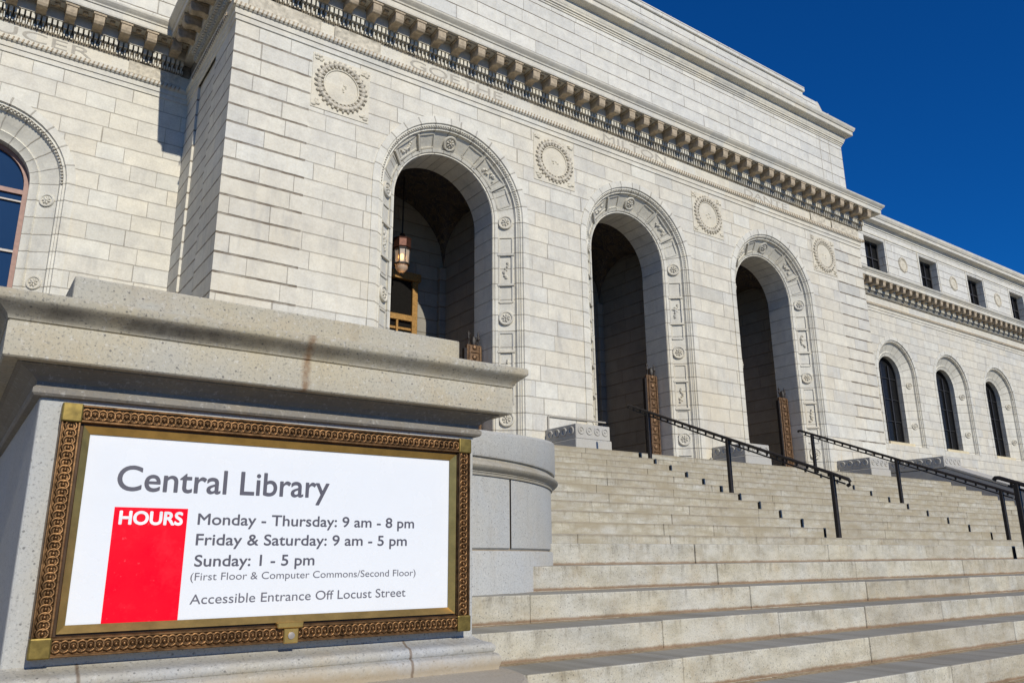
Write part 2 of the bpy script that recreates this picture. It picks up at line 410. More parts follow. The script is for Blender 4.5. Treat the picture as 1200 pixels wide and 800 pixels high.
# ------------------------------------------------------------------ library building
YF, YW = 86.3, 109.5
XL, XR = 20.8, 153.2
FLOOR = 12.75
lib = empty('library_building', 87, YF, -EYE, label='pale marble library with three tall entrance arches, carved cornice and high attic', cat='building')
def archpts(cx, r, zb, zs, n=28):
    pts = [(cx-r, zb), (cx-r, zs)]
    pts += [(cx-r*math.cos(math.pi*i/n), zs+r*math.sin(math.pi*i/n)) for i in range(1, n)]
    return pts+[(cx+r, zs), (cx+r, zb)]
AC = (52.0, 87.0, 122.0); ZS = 47.8
def notched(r):
    p = [(XL, -EYE)]
    p = [(XL, FLOOR)]
    for c in AC: p += archpts(c, r, FLOOR, ZS)
    return p+[(XR, FLOOR), (XR, 73.0), (XL, 73.0)]
w = MB().prism(notched(12.2), YF, YF+2.6)
w.build('entrance_wall', MAT['wall'], lib)
w = MB().prism([(p[0], p[1]) for p in notched(8.02)][0:0] or notched(8.05), YF+2.6, YF+7.5)
w.prism([(XL, -EYE), (XR, -EYE), (XR, FLOOR-.002), (XL, FLOOR-.002)], YF, YF+7.5)
w.build('wall_core', MAT['wall'], lib)
FQ = (8.6, 103.6)
# flank walls of the pavilion, with a sunk middle strip
q0, q1 = FQ
FM = marble('flank_marble', quoin=(400, -1))
for sx, xa, xb in ((-1, XL, XL+7), (1, XR-7, XR)):
    s = MB().box(xa, xb, YF+7.5, YF+q0, -EYE, 73)
    s.box(xa+(.3 if sx < 0 else 0), xb-(.3 if sx > 0 else 0), YF+q0, q1, -EYE, 73)
    s.box(xa, xb, q1, YW+.3, -EYE, 73)
    s.build('flank_wall', FM, lib)

# arch surrounds -----------------------------------------------------
SUR = [(12.5, .05), (12.5, -.12), (11.5, -.12), (11.42, .1), (11.2, .1), (11.15, .32), (11.0, .26), (10.85, .52), (10.7, .5), (10.62, .95),
       (8.72, 2.5), (8.66, 2.22), (8.3, 2.42), (8.22, 2.66), (8.0, 2.72), (8.0, 7.5)]
JL = ZS-FLOOR
def surround(cx, yf, zb, zs, prof, name, parent, mat, n=30):
    m = MB(); m.uv = []
    acc = [0]
    for a, b in zip(prof, prof[1:]): acc.append(acc[-1]+math.hypot(a[0]-b[0], a[1]-b[1]))
    rm = prof[len(prof)//2][0]
    k = len(prof)
    st = []
    for j in range(7): st.append(('L', zb+(zs-zb)*j/6))
    for i in range(1, n): st.append(('A', math.pi*i/n))
    for j in range(7): st.append(('R', zs-(zs-zb)*j/6))
    for t, q in st:
        for (r, y), a in zip(prof, acc):
            if t == 'L': p = (cx-r, yf+y, q); s = q+EYE
            elif t == 'R': p = (cx+r, yf+y, q); s = q+EYE
            else:
                p = (cx-r*math.cos(q), yf+y, zs+r*math.sin(q))
                aa = q if q < math.pi/2 else math.pi-q
                s = zs+EYE+aa*rm
            m.v.append(Vector(p)); m.uv.append((s, a))
    for i in range(len(st)-1):
        for j in range(k-1):
            m.f.append((i*k+j, i*k+j+1, (i+1)*k+j+1, (i+1)*k+j))
    return m.build(name, mat, parent, smooth='auto', angle=28)
def frame_on_arch(cx, yf, s, side, rm, y, dr, dy, zb=FLOOR, zs=ZS):
    """matrix at path length s up one jamb (side -1/+1); local x across the splay, z along the path, -y out of it"""
    jl = zs-zb
    if s <= jl: e = Vector((side, 0, 0)); t = Vector((0, 0, 1)); o = Vector((cx+side*rm, yf+y, zb+s))
    else:
        a = (s-jl)/rm
        e = Vector((side*math.cos(a), 0, math.sin(a))); t = Vector((-side*math.sin(a), 0, math.cos(a)))
        o = Vector((cx, yf+y, zs))+e*rm
    p = (e*dr+Vector((0, dy, 0))).normalized()          # across, outer -> inner
    nrm = p.cross(t)
    if nrm.y > 0: nrm = -nrm
    mt = Matrix((p, -nrm, t)).transposed().to_4x4(); mt.translation = o
    return mt
def obox(m, mt, x0, x1, y0, y1, z0, z1):
    b = len(m.v); m.box(x0, x1, y0, y1, z0, z1)
    for i in range(b, len(m.v)): m.v[i] = mt @ m.v[i]
def rosette(mt, R=.92):
    m = MB()
    m.torus(mt, R, .16, 22, 6); m.torus(mt, R*.62, .07, 18, 5)
    for k in range(7):
        a = 2*math.pi*k/7
        rot = Matrix.Rotation(-a, 3, 'Y')
        m.blob(mt @ Vector((R*.42*math.cos(a), -.08, R*.42*math.sin(a))), (.24, .16, .13), 7, 4, mt.to_3x3() @ rot)
    m.blob(mt @ Vector((0, -.12, 0)), (.16, .2, .16), 8, 4, mt.to_3x3())
    # round pad behind the ring
    pts = [mt @ Vector((R*1.12*math.cos(2*math.pi*k/24), .0, R*1.12*math.sin(2*math.pi*k/24))) for k in range(24)]
    pt2 = [mt @ Vector((R*1.2*math.cos(2*math.pi*k/24), .35, R*1.2*math.sin(2*math.pi*k/24))) for k in range(24)]
    m.add(pts+pt2, [tuple(range(24))]+[(i, (i+1) % 24, (i+1) % 24+24, i+24) for i in range(24)])
    return m
for cx in AC:
    su = surround(cx, YF, FLOOR, ZS, SUR, 'arch_surround', lib, MAT['arch'])
    dr, dy = -1.9, 1.55; rm, ym = 9.67, 1.72
    for side in (-1, 1):
        for s0 in (5.85, 20.25, 34.85):
            mt = frame_on_arch(cx, YF, s0, side, rm, ym, dr, dy)
            rosette(mt @ Matrix.Translation((0, -.22, 0))).build('rosette', MAT['trim'], su, smooth='auto')
        for s0 in (13.05, 27.5, 42.6):
            hw = 2.3; bars = MB()
            for q in (-hw, hw):
                mt = frame_on_arch(cx, YF, s0+q, side, rm, ym, dr, dy)
                obox(bars, mt, -1.2, 1.2, -.34, .2, -.15, .15)
            mt = frame_on_arch(cx, YF, s0, side, rm, ym, dr, dy)
            for xx in (-.95, .95): obox(bars, mt, xx-.11, xx+.11, -.2, .2, -hw, hw)
            for b in range(9):        # small carved figure in the panel
                bars.blob(mt @ Vector((random.uniform(-.35, .35), 0, -1.1+b*.27)), (random.uniform(.15, .36), .26, random.uniform(.15, .3)), 7, 4, mt.to_3x3())
            bars.build('carved_panel', MAT['trim'], su, smooth='auto')
        mt = frame_on_arch(cx, YF, 2.4, side, rm, ym, dr, dy); bars = MB()
        for k in range(5):
            a = math.pi*(k+.5)/5
            bars.blob(mt @ Vector((.62*math.cos(a), 0, -.6+.62*math.sin(a))), (.3, .22, .3), 7, 4, mt.to_3x3())
        obox(bars, mt, -1.0, 1.0, -.2, .2, -.85, -.65); obox(bars, mt, -1.0, 1.0, -.2, .2, .75, .9)
        bars.build('carved_shell', MAT['trim'], su, smooth='auto')
        for s0 in (9.2, 16.8, 23.9, 31.2, 38.6, 46.3):
            mt = frame_on_arch(cx, YF, s0, side, rm, ym, dr, dy); bars = MB()
            for xx in (-.98, .98): obox(bars, mt, xx-.1, xx+.1, -.14, .2, -1.3, 1.3)
            for zz in (-1.3, 1.3): obox(bars, mt, -.88, .88, -.14, .2, zz-.1, zz+.1)
            bars.build('sunk_panel', MAT['trim'], su)
    mt = frame_on_arch(cx, YF, JL+math.pi/2*rm-.0001, 1, rm, ym, dr, dy)
    rosette(mt @ Matrix.Translation((0, -.22, 0))).build('rosette', MAT['trim'], su, smooth='auto')
    # egg and dart roll along the outer moulding
    eg = MB(); n = 88
    for i in range(n):
        side = -1 if i % 2 else 1
        s = (i//2+.5)/(n//2)*(math.pi/2*11.0)+JL
        mt = frame_on_arch(cx, YF, s*1.0 if True else 0, side, 11.02, .2, -1, .6, FLOOR, ZS) if False else None
        a = (i+.5)/n*math.pi
        c = Vector((cx-11.08*math.cos(a), YF+.22, ZS+11.08*math.sin(a)))
        eg.blob(c, (.13, .13, .13), 6, 4)
    eg.build('bead_moulding', MAT['trim'], su, smooth=True)

# vestibule ----------------------------------------------------------
YB = 109.4; HX = 11.7; ZV = 47.4
v = MB().box(XL+7, XR-7, YB, YB+2, FLOOR, 66)
for xa, xb in ((XL+7, 52-HX), (52+HX, 87-HX), (87+HX, 122-HX), (122+HX, XR-7)): v.box(xa, xb, YF+7.5, YB, FLOOR, 66)
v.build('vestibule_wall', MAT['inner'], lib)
MB().box(XL+7, XR-7, YF, YB, FLOOR-.6, FLOOR-.004).build('vestibule_floor', MAT['block'], lib)
for cx in AC:
    m = MB(); nx, ny = 28, 20; y0, y1 = YF+7.5, YB; ym = (y0+y1)/2; hy = (y1-y0)/2; hw = HX+.1
    for j in range(ny+1):
        for i in range(nx+1):
            tx = -1+2*i/nx; ty = -1+2*j/ny
            z = ZV+max(11.3*math.sqrt(max(0, 1-tx*tx)), 7.6*math.sqrt(max(0, 1-ty*ty)))
            m.v.append(Vector((cx+tx*hw, ym+ty*hy, z)))
    for j in range(ny):
        for i in range(nx): m.f.append((j*(nx+1)+i, j*(nx+1)+i+1, (j+1)*(nx+1)+i+1, (j+1)*(nx+1)+i))
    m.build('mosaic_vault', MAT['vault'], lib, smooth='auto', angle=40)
    # corner pilasters and the pale wall ribs under the vault
    for sx in (-1, 1):
        p = MB().box(cx+sx*(HX-.35)-.75, cx+sx*(HX-.35)+.75, YB-.9, YB+.1, FLOOR, ZV)
        p.build('pilaster', MAT['inner'], lib, bevel=.08)
    # bronze doorway in the back wall
    d = MB().box(cx-6.0, cx+6.0, YB-.3, YB+.2, FLOOR, 44.5)
    dr_ = d.build('entrance_door', MAT['dark'], lib)
    e = MB()
    for a, b in ((-6.6, -5.6), (5.6, 6.6), (-.45, .45), (-3.2, -2.8), (2.8, 3.2)): e.box(cx+a, cx+b, YB-.8, YB-.25, FLOOR, 44.5 if abs(a) > 5 and abs(b) > 5 else 37)
    e.box(cx-7.0, cx+7.0, YB-1.1, YB-.25, 43.9, 45.2); e.box(cx-5.6, cx+5.6, YB-.85, YB-.2, 37, 38)
    for a in (-5.6, -2.8, .45, 3.2):
        for zz in (18, 23, 28, 32, 35.5): e.box(cx+a, cx+a+2.4, YB-.55, YB-.25, zz, zz+.45)
    e.build('door_frame', MAT['doorbr'], dr_, bevel=.05)

# entablature --------------------------------------------------------
def ent_path(o): return [(XL-o, YW+.2), (XL-o, YF-o), (XR+o, YF-o), (XR+o, YW+.2)]
PROF_A = [(0, 63.5), (.16, 63.6), (.16, 64.25), (.3, 64.32), (.3, 65.0), (.42, 65.1)]
PROF_ROPE = [(.3, 65.0), (.45, 65.08), (.62, 65.3), (.62, 65.6), (.5, 65.82), (.15, 65.95)]
PROF_F = [(.15, 65.9), (.15, 67.8)]
PROF_C = [(.15, 67.7), (.2, 67.75), (.2, 67.85), (.1, 67.9), (.1, 69.75), (1.2, 69.8), (1.25, 70.05), (1.25, 71.3), (3.75, 71.35), (3.8, 71.55), (3.8, 72.25), (3.95, 72.3), (4.0, 72.5), (4.25, 72.75), (4.45, 73.0), (4.5, 73.25), (4.4, 73.32), (-3, 73.7)]
def entablature(parent, pathf, dent_front, dent_sides=()):
    MB().ring(PROF_A, pathf).build('architrave', MAT['trim'], parent)
    MB().ring(PROF_ROPE, pathf).build('rope_moulding', MAT['trim'], parent)
    MB().ring(PROF_F, pathf).build('frieze', MAT['trim'], parent)
    co = MB().ring(PROF_C, pathf).build('cornice', MAT['trim'], parent)
    MB().ring([(.21, 67.74), (.21, 67.86), (.13, 67.9), (.13, 69.76), (.3, 69.78)], pathf).build('dentil_bed', MAT['dentil_dark'], co)
    return co
MODP = [(1.2, 71.32), (3.5, 71.32), (3.52, 70.6), (3.48, 70.1), (3.3, 69.78), (3.05, 69.7), (2.7, 69.8), (2.3, 69.95), (1.9, 69.95), (1.5, 69.8), (1.2, 69.75)]
def modillions(mod, dent, rope, x0, x1, yf, side=0, phase=.5):
    """side 0: front face at y=yf from x0..x1; side -1/+1: flank at x=yf running in y"""
    def put(m, pts, faces):
        if side == 0: q = [(a, yf-o, z) for a, o, z in pts]
        else: q = [(yf+side*o, a, z) for a, o, z in pts]
        m.add(q, faces)
    def bx(m, a0, a1, o0, o1, z0, z1):
        put(m, [(a0, o0, z0), (a1, o0, z0), (a1, o1, z0), (a0, o1, z0), (a0, o0, z1), (a1, o0, z1), (a1, o1, z1), (a0, o1, z1)],
            [(0, 3, 2, 1), (4, 5, 6, 7), (0, 1, 5, 4), (1, 2, 6, 5), (2, 3, 7, 6), (3, 0, 4, 7)])
    n = max(1, round((x1-x0)/3.31)); p = (x1-x0)/n
    for i in range(n):
        a = x0+(i+phase)*p
        k = len(MODP)
        put(mod, [(a-.62, o, z) for o, z in MODP]+[(a+.62, o, z) for o, z in MODP],
            [(j, (j+1) % k, (j+1) % k+k, j+k) for j in range(k)]+[tuple(range(k)), tuple(range(k, 2*k))[::-1]])
        bx(mod, a-.78, a+.78, 1.2, 3.62, 71.0, 71.33)
        # coffer frame and flower in the soffit between brackets
        b = a+p/2
        bx(mod, b-.75, b+.75, 1.7, 1.85, 71.2, 71.36); bx(mod, b-.75, b+.75, 3.2, 3.35, 71.2, 71.36)
        bx(mod, b-.3, b+.3, 2.2, 2.8, 71.0, 71.36)
    nd = round((x1-x0)/.62); p = (x1-x0)/nd
    for i in range(nd):
        a = x0+(i+.5)*p
        bx(dent, a-.2, a+.2, .1, 1.1, 68.98, 69.72)
        bx(dent, a-.07, a+.07, .1, .75, 68.0, 68.9); bx(dent, a-.31, a-.2, .1, .5, 68.0, 68.5); bx(dent, a+.2, a+.31, .1, .5, 68.0, 68.5)
    nr = round((x1-x0)/.55); p = (x1-x0)/nr
    for i in range(nr):
        a = x0+(i+.5)*p
        put(rope, [(a-.2, .4, 65.15), (a+.02, .4, 65.1), (a+.2, .4, 65.78), (a-.02, .4, 65.8), (a-.16, .74, 65.2), (a-.02, .74, 65.18), (a+.16, .74, 65.7), (a+.02, .74, 65.72)],
            [(4, 5, 6, 7), (0, 1, 5, 4), (1, 2, 6, 5), (2, 3, 7, 6), (3, 0, 4, 7)])
co = entablature(lib, ent_path, None)
mod, dent, rope = MB(), MB(), MB()
modillions(mod, dent, rope, XL-1.2, XR+1.2, YF)
mod.build('modillion_row', MAT['bracket'], co, bevel=.05); dent.build('dentil_row', MAT['trim'], co); rope.build('rope_carving', MAT['bracket'], co)
mod, dent, rope = MB(), MB(), MB()
modillions(mod, dent, rope, YF+2, YW-4.5, XL, -1)
mod.build('modillion_row', MAT['bracket'], co, bevel=.05); dent.build('dentil_row', MAT['trim'], co)
rope.build('rope_carving', MAT['bracket'], co)

# frieze lettering ---------------------------------------------------
def text(s, width=None, size=1.0, bold=0.0, extrude=0.0, squash=None, font=None):
    cu = bpy.data.curves.new('t', 'FONT'); cu.body = s; cu.size = 1; cu.extrude = extrude; cu.resolution_u = 6
    o = bpy.data.objects.new('t', cu); C.objects.link(o)
    bpy.context.view_layer.update()
    me = bpy.data.meshes.new_from_object(o.evaluated_get(bpy.context.evaluated_depsgraph_get()))
    bpy.data.objects.remove(o); bpy.data.curves.remove(cu)
    return me
CAPH = None
def caph():
    global CAPH
    if CAPH is None:
        me = text('H'); CAPH = max(v.co.y for v in me.vertices); bpy.data.meshes.remove(me)
    return CAPH
def lettering(name, s, x0, x1, z, cap, y, mat, parent, bold=0, thick=.02):
    """raised letters; bold = stroke thickening as a fraction of the cap height"""
    me = text(s)
    xs = [v.co.x for v in me.vertices]; a, b = min(xs), max(xs); kz = cap/caph()
    bb = bold*cap; kx = (x1-x0-2*bb)/(b-a)
    V0 = [v.co.copy() for v in me.vertices]; F0 = [tuple(p.vertices) for p in me.polygons]
    offs = [(0, 0)] if bold <= 0 else [(0, 0), (bb, 0), (-bb, 0), (0, bb), (0, -bb), (bb*.7, bb*.7), (-bb*.7, bb*.7), (bb*.7, -bb*.7), (-bb*.7, -bb*.7)]
    vv = []; ff = []
    for i, (dx, dz) in enumerate(offs):
        o = len(vv)
        vv += [W(x0+bb+(c.x-a)*kx+dx, y-thick*(1+.03*i), z+c.y*kz+dz) for c in V0]
        ff += [tuple(o+q for q in f) for f in F0]
    bpy.data.meshes.remove(me)
    # one object per word: group the letters by the gaps between them
    par = list(range(len(V0)))
    def find(i):
        while par[i] != i: par[i] = par[par[i]]; i = par[i]
        return i
    for f in F0:
        for q in f[1:]: par[find(q)] = find(f[0])
    rng = {}
    for i, c in enumerate(V0):
        r = find(i); lo, hi = rng.get(r, (9e9, -9e9)); rng[r] = (min(lo, c.x), max(hi, c.x))
    word = {}; end = None; w = -1
    for r, (lo, hi) in sorted(rng.items(), key=lambda t: t[1][0]):
        if end is None or lo-end > .30*caph(): w += 1; end = hi
        word[r] = w; end = max(end, hi)
    nv = len(V0); ob = None
    for k in range(w+1):
        keep = [i for i in range(len(vv)) if word[find(i % nv)] == k]
        mp = {a: b for b, a in enumerate(keep)}
        me = bpy.data.meshes.new(name); me.from_pydata([vv[i] for i in keep], [], [tuple(mp[q] for q in f) for f in ff if f[0] in mp]); me.update()
        ob = bpy.data.objects.new(name, me); C.objects.link(ob); me.materials.append(mat)
        if parent is not None: ob.parent = parent; ob.matrix_parent_inverse = parent.matrix_world.inverted()
    return ob
for s, a, b in (('GOETHE', 44.4, 60.0), ('MILTON', 80.0, 94.6), ('DANTE', 115.5, 128.5)):
    lettering('frieze_lettering', s, a, b, 66.1, 1.3, YF-.16, MAT['letters'], lib, 0, .02)

# carved relief plates ----------------------------------------------
def relief(x0, x1, z0, z1, y, depth=.28, seed=1, step=.22):
    rnd = random.Random(seed); m = MB()
    nx = max(2, int((x1-x0)/step)); nz = max(2, int((z1-z0)/step))
    cs = [(rnd.uniform(x0+.3, x1-.3), rnd.uniform(z0+.25, z1-.25), rnd.uniform(.25, .6)) for _ in range(int((x1-x0)*(z1-z0)*1.3)+3)]
    for j in range(nz+1):
        for i in range(nx+1):
            x = x0+(x1-x0)*i/nx; z = z0+(z1-z0)*j/nz
            edge = min(x-x0, x1-x, z-z0, z1-z) < .2
            h = .5 if edge else 0
            if not edge:
                for cx, cz, r in cs:
                    dd = math.hypot(x-cx, z-cz)/r
                    if dd < 1: h = max(h, 1-dd*dd)
                h *= .55+.45*math.sin(x*7+z*3)*math.cos(z*9-x*2)
            m.v.append(Vector((x, y-.05-depth*max(h, 0), z)))
    for j in range(nz):
        for i in range(nx): m.f.append((j*(nx+1)+i, j*(nx+1)+i+1, (j+1)*(nx+1)+i+1, (j+1)*(nx+1)+i))
    return m
for i, (a, b) in enumerate(((22.0, 31.3), (33.2, 39.8), (136.0, 141.0), (143.2, 152.4))):
    relief(a, b, 65.95, 67.75, YF-.15, .3, i).build('carved_frieze_panel', MAT['carved'], lib, smooth=True)

# wreath medallions --------------------------------------------------
def medallion(cx, cz, yf, R, sq, seed):
    rnd = random.Random(seed); m = MB()
    if sq:
        m.box(cx-sq, cx+sq, yf-.08, yf+.2, cz-sq, cz+sq*.95)
        for sx in (-1, 1):
            for sz in (-1, 1):
                for k in range(7):
                    m.blob((cx+sx*(sq-.65+rnd.uniform(-.5, .35)), yf-.08, cz+sz*(sq-.7+rnd.uniform(-.5, .3))), (rnd.uniform(.15, .4), .2, rnd.uniform(.12, .3)), 7, 4)
    mt = Matrix.Translation((cx, yf-.12, cz)); wr = MB()
    wr.torus(mt, R, .30*R/3.05, 44, 8)
    m.torus(mt, R*.78, .12*R/3.05, 40, 6)
    n = 30; k_ = R/3.05
    for k in range(n):
        a = 2*math.pi*k/n
        for q in (-1, 0, 1):
            rr = R+q*.36*k_; aa = a+(q == 0)*math.pi/n
            e = Matrix.Rotation(-aa, 3, 'Y')
            wr.blob((cx+rr*math.cos(aa), yf-(.24 if q == 0 else .14)*k_, cz+rr*math.sin(aa)), (.30*k_*rnd.uniform(.8, 1.1), .26*k_, .20*k_*rnd.uniform(.8, 1.2)), 7, 4, e)
    # field and device
    m.lathe([(R*.82, .2), (R*.8, .08), (R*.5, .12), (0.01, .14)], (cx, yf, cz), 36, axis='y')
    for k in range(5):
        m.blob((cx-.6+rnd.uniform(0, 1.2), yf-.14, cz-.6+rnd.uniform(0, 1.0)), (rnd.uniform(.15, .3), .12, rnd.uniform(.1, .3)), 6, 4)
    return m, wr
MM = marble('medallion_marble', 'plain', tints=[(0, (.60, .56, .48)), (1, (.62, .59, .52))], stain=1.0)
for i, cx in enumerate((34.6, 69.7, 104.6, 139.5)):
    m, wr = medallion(cx, 59.15, YF, 3.05, 3.95, i)
    md = m.build('medallion', MM, lib, smooth='auto', angle=50)
    wr.build('wreath', MAT['carved'], md, smooth='auto', angle=60)

# attic --------------------------------------------------------------
YA = 87.0
m = MB().box(XL+.8, XR-.8, YA+.0, YW+8, 73.2, 88.3)
m.box(XL+4.6, XR-4.6, YA-.14, YA+.5, 73.6, 74.4)
m.build('attic_wall', MAT['attic'], lib)
def at_path(o): return [(XL+.8-o, YW+8), (XL+.8-o, YA-o), (XR-.8+o, YA-o), (XR-.8+o, YW+8)]
MB().ring([(0, 88.1), (.15, 88.15), (.15, 88.45), (.3, 88.5), (.3, 88.8), (.5, 88.85), (.5, 89.1), (.62, 89.3), (.75, 89.7), (.75, 90.2), (1.9, 90.5), (2.0, 90.6), (2.0, 91.4), (2.2, 91.5), (2.45, 92.0), (2.5, 92.4), (2.4, 92.5), (-2, 92.9)], at_path).build('attic_cornice', MAT['trim'], lib)
for xx in (XL+5.6, XL+9.0, XR-5.6, XR-9.0): MB().box(xx-.07, xx+.07, YA-.03, YA+.2, 74.4, 88.0).build('attic_groove', MAT['letters'], lib)
b = MB().box(33, 141, YA+.6, YA+9, 92.4, 98.2); b.box(32.6, 141.4, YA+.25, YA+9, 98.2, 99.3)
b.box(28, 33, YA+.7, YA+8, 92.4, 97.6); b.box(141, 146, YA+.7, YA+8, 92.4, 97.6)
b.box(23, 151, YA+.2, YA+8, 92.3, 93.4)
b.build('parapet', MAT['attic'], lib, bevel=.06)
for s, x in ((1, 146), (-1, 28)):
    sc_ = MB()
    pr = [(0, 93.3), (0, 97.9)]+[(.5+4.2*i/10, 97.9-4.3*(i/10)**.8+(.35*math.sin(i*1.2))) for i in range(11)]
    pr += [(5.3, 94.6), (5.5, 95.6), (5.2, 96.2), (4.9, 95.6), (5.9, 94.2), (6.0, 93.3)]
    pr = [(0, 93.3), (0, 97.4), (.7, 98.0), (1.3, 97.6), (2.0, 96.6), (3.0, 95.5), (3.9, 95.0), (4.1, 96.0), (4.6, 96.4), (5.0, 96.0), (5.1, 95.0), (4.9, 94.4), (5.2, 93.3)]
    sc_.prism([(x+s*a, z) for a, z in pr], YA+.9, YA+3.2)
    sc_.build('scroll_acroterion', MAT['trim'], lib, bevel=.08)
MB().box(XL+2, XR-2, YB+1.9, YW+30, -EYE, 73).build('rear_block', MAT['wing'], lib)

# wings --------------------------------------------------------------
WC = [87+89.0+29.2*k for k in range(0, 8)]
PW = [(0, 63.5), (.16, 63.6), (.16, 64.25), (.3, 64.32), (.3, 65.0), (.42, 65.1)]
def pane_bars(cx, y, zb, zs, r, mat, parent, wfr):
    fr = MB()
    # frame following the opening
    o = archpts(cx, r+.1, zb, zs, 20); i_ = archpts(cx, r-wfr, zb+wfr, zs, 20)
    k = len(o)
    pts = [(p[0], y, p[1]) for p in o]+[(p[0], y, p[1]) for p in i_]+[(p[0], y+.5, p[1]) for p in o]+[(p[0], y+.5, p[1]) for p in i_]
    fs = []
    for a in range(k-1):
        fs += [(a, a+1, k+a+1, k+a), (k+a, k+a+1, 3*k+a+1, 3*k+a), (2*k+a+1, 2*k+a, 3*k+a, 3*k+a+1)]
    fr.add(pts, fs); fr.box(cx-r, cx+r, y, y+.5, zb, zb+wfr)
    return fr
def wing(side):
    xs = [87+side*(c-87) for c in WC]
    xe = XL if side < 0 else XR
    xo = 87+side*(WC[-1]+16-87)
    x0, x1 = min(xe, xo), max(xe, xo)
    holes = [archpts(c, 10.2, 28.0, 47.3, 24) for c in xs]
    sqh = [[(c-5.1, 77.0), (c+5.1, 77.0), (c+5.1, 87.0), (c-5.1, 87.0)] for c in xs]
    YT = YW+1.6
    MB().prism([(x0, -EYE), (x1, -EYE), (x1, 73.2), (x0, 73.2)], YW, YW+2.8, holes).build('wing_wall', MAT['wing'], lib)
    MB().prism([(x0, 73.2), (x1, 73.2), (x1, 91.3), (x0, 91.3)], YT, YT+2.7, sqh).build('attic_storey_wall', MAT['attic'], lib)
    bk = MB().box(x0, x1, YW+5.0, YW+30, -EYE, 91)
    bk.build('wing_core', MAT['dark'], lib)
    p = lambda o: [(x0, YW-o), (x1, YW-o)]
    c2 = entablature(lib, p, None)
    mod, dent, rope = MB(), MB(), MB()
    # flank the end nearest the pavilion only where it can be seen
    if side > 0: modillions(mod, dent, rope, x0+30, x1, YW)
    else: modillions(mod, dent, rope, x0+100, x1-1.2, YW)
    mod.build('modillion_row', MAT['bracket'], c2); dent.build('dentil_row', MAT['trim'], c2); rope.build('rope_carving', MAT['bracket'], c2)
    MB().ring([(-1.55, 90.2), (-1.35, 90.25), (-1.35, 90.8), (-1.1, 90.9), (-1.1, 91.2), (.3, 91.5), (.3, 92.4), (.5, 92.5), (.8, 93.1), (.9, 93.7), (.8, 93.9), (-7, 94.9), (-7, 96.3)], p).build('wing_cornice', MAT['trim'], lib)
    MB().ring([(-1.6, 87.9), (-1.4, 87.95), (-1.4, 88.3), (-1.6, 88.35)], p).build('string_course', MAT['trim'], lib)
    for c in xs:
        if side < 0 and c < -20: continue
        if side > 0 and (c < 190 or c > 300): continue
        su = surround(c, YW, 28.0, 47.3, [(10.4, .05), (10.4, -.1), (9.35, -.1), (9.25, .2), (9.0, .2), (8.95, .45), (8.7, .45), (8.6, .9), (6.6, 2.0), (6.4, 1.85), (6.0, 2.2), (5.45, 2.4), (5.45, 5.1)], 'arch_surround', lib, MAT['arch'], 24)
        for sd in (-1, 1):
            for s0 in (6.0, 17.2):
                mt = frame_on_arch(c, YW, s0, sd, 7.6, 1.45, -2.0, 1.1, 28.0, 47.3)
                rosette(mt @ Matrix.Translation((0, -.1, 0)), .78).build('rosette', MAT['trim'], su, smooth='auto')
        fs = MB()
        for i in range(64):      # bead roll
            a = math.pi*(i+.5)/64
            fs.blob((c-8.83*math.cos(a), YW+.3, 47.3+8.83*math.sin(a)), (.14, .14, .14), 6, 4)
        fs.build('bead_moulding', MAT['carved'], su, smooth=True)
        fcol = MAT['wood'] if side < 0 else MAT['darkframe']
        wi = empty('window', c, YW+4.2, 29.0); wi.parent = lib; wi.matrix_parent_inverse = lib.matrix_world.inverted()
        fr = pane_bars(c, YW+3.6, 29.0, 47.3, 5.45, None, None, .55 if side < 0 else .3)
        if side < 0:
            fr.box(c-5.2, c+5.2, YW+3.7, YW+4.1, 46.2, 46.8); fr.box(c-.25, c+.25, YW+3.7, YW+4.1, 29, 51)
        fr.build('frame', fcol, wi)
        if side < 0:
            lb = MB().box(c-5.2, c+5.2, YW+3.75, YW+4.0, 38.2, 38.5); lb.box(c-5.2, c+5.2, YW+3.72, YW+4.05, 45.1, 45.3)
            lb.build('glazing_bar', MAT['mullion'], wi)
        else:
            lb = MB()
            for zz in (35.0, 41.0, 46.8): lb.box(c-5.2, c+5.2, YW+3.75, YW+4.0, zz, zz+.18)
            for xx in (-1.9, 1.9): lb.box(c+xx-.22, c+xx+.22, YW+3.65, YW+4.0, 29, 50.5)
            lb.build('glazing_bar', MAT['darkframe'], wi)
        MB().prism(archpts(c, 5.45, 29.0, 47.3, 20), YW+4.05, YW+4.15).build('pane', MAT['skyglass'] if side < 0 else MAT['glass'], wi)
        MB().box(c-6.0, c+6.0, YW+1.2, YW+4.0, 28.0, 29.0).build('sill', marble('sill_marble', 'plain', tints=[(0, (.62, .53, .36)), (1, (.62, .55, .4))]) if 'sill_marble' not in bpy.data.materials else bpy.data.materials['sill_marble'], wi, bevel=.06)
        MB().box(c-10.1, c+10.1, YW+.35, YW+2.7, 12, 28.02).build('window_apron', MAT['wing'], lib)
        # small square attic window
        w2 = empty('window', c, YT+2, 77.0); w2.parent = lib; w2.matrix_parent_inverse = lib.matrix_world.inverted()
        f2 = MB(); ya, yb = YT+2.0, YT+2.5
        f2.box(c-5.1, c-4.6, ya, yb, 77.0, 87.0); f2.box(c+4.6, c+5.1, ya, yb, 77.0, 87.0)
        f2.box(c-4.6, c+4.6, ya, yb, 86.4, 87.0); f2.box(c-4.6, c+4.6, ya, yb, 77.0, 77.6)
        f2.box(c-1.8, c-1.35, ya, yb, 77.6, 86.4); f2.box(c+1.35, c+1.8, ya, yb, 77.6, 86.4); f2.box(c-4.6, c+4.6, ya+.05, yb-.05, 81.8, 82.2)
        f2.build('frame', MAT['darkframe'], w2)
        MB().box(c-4.7, c+4.7, yb-.05, yb+.08, 77.1, 86.9).build('pane', MAT['glass'], w2)
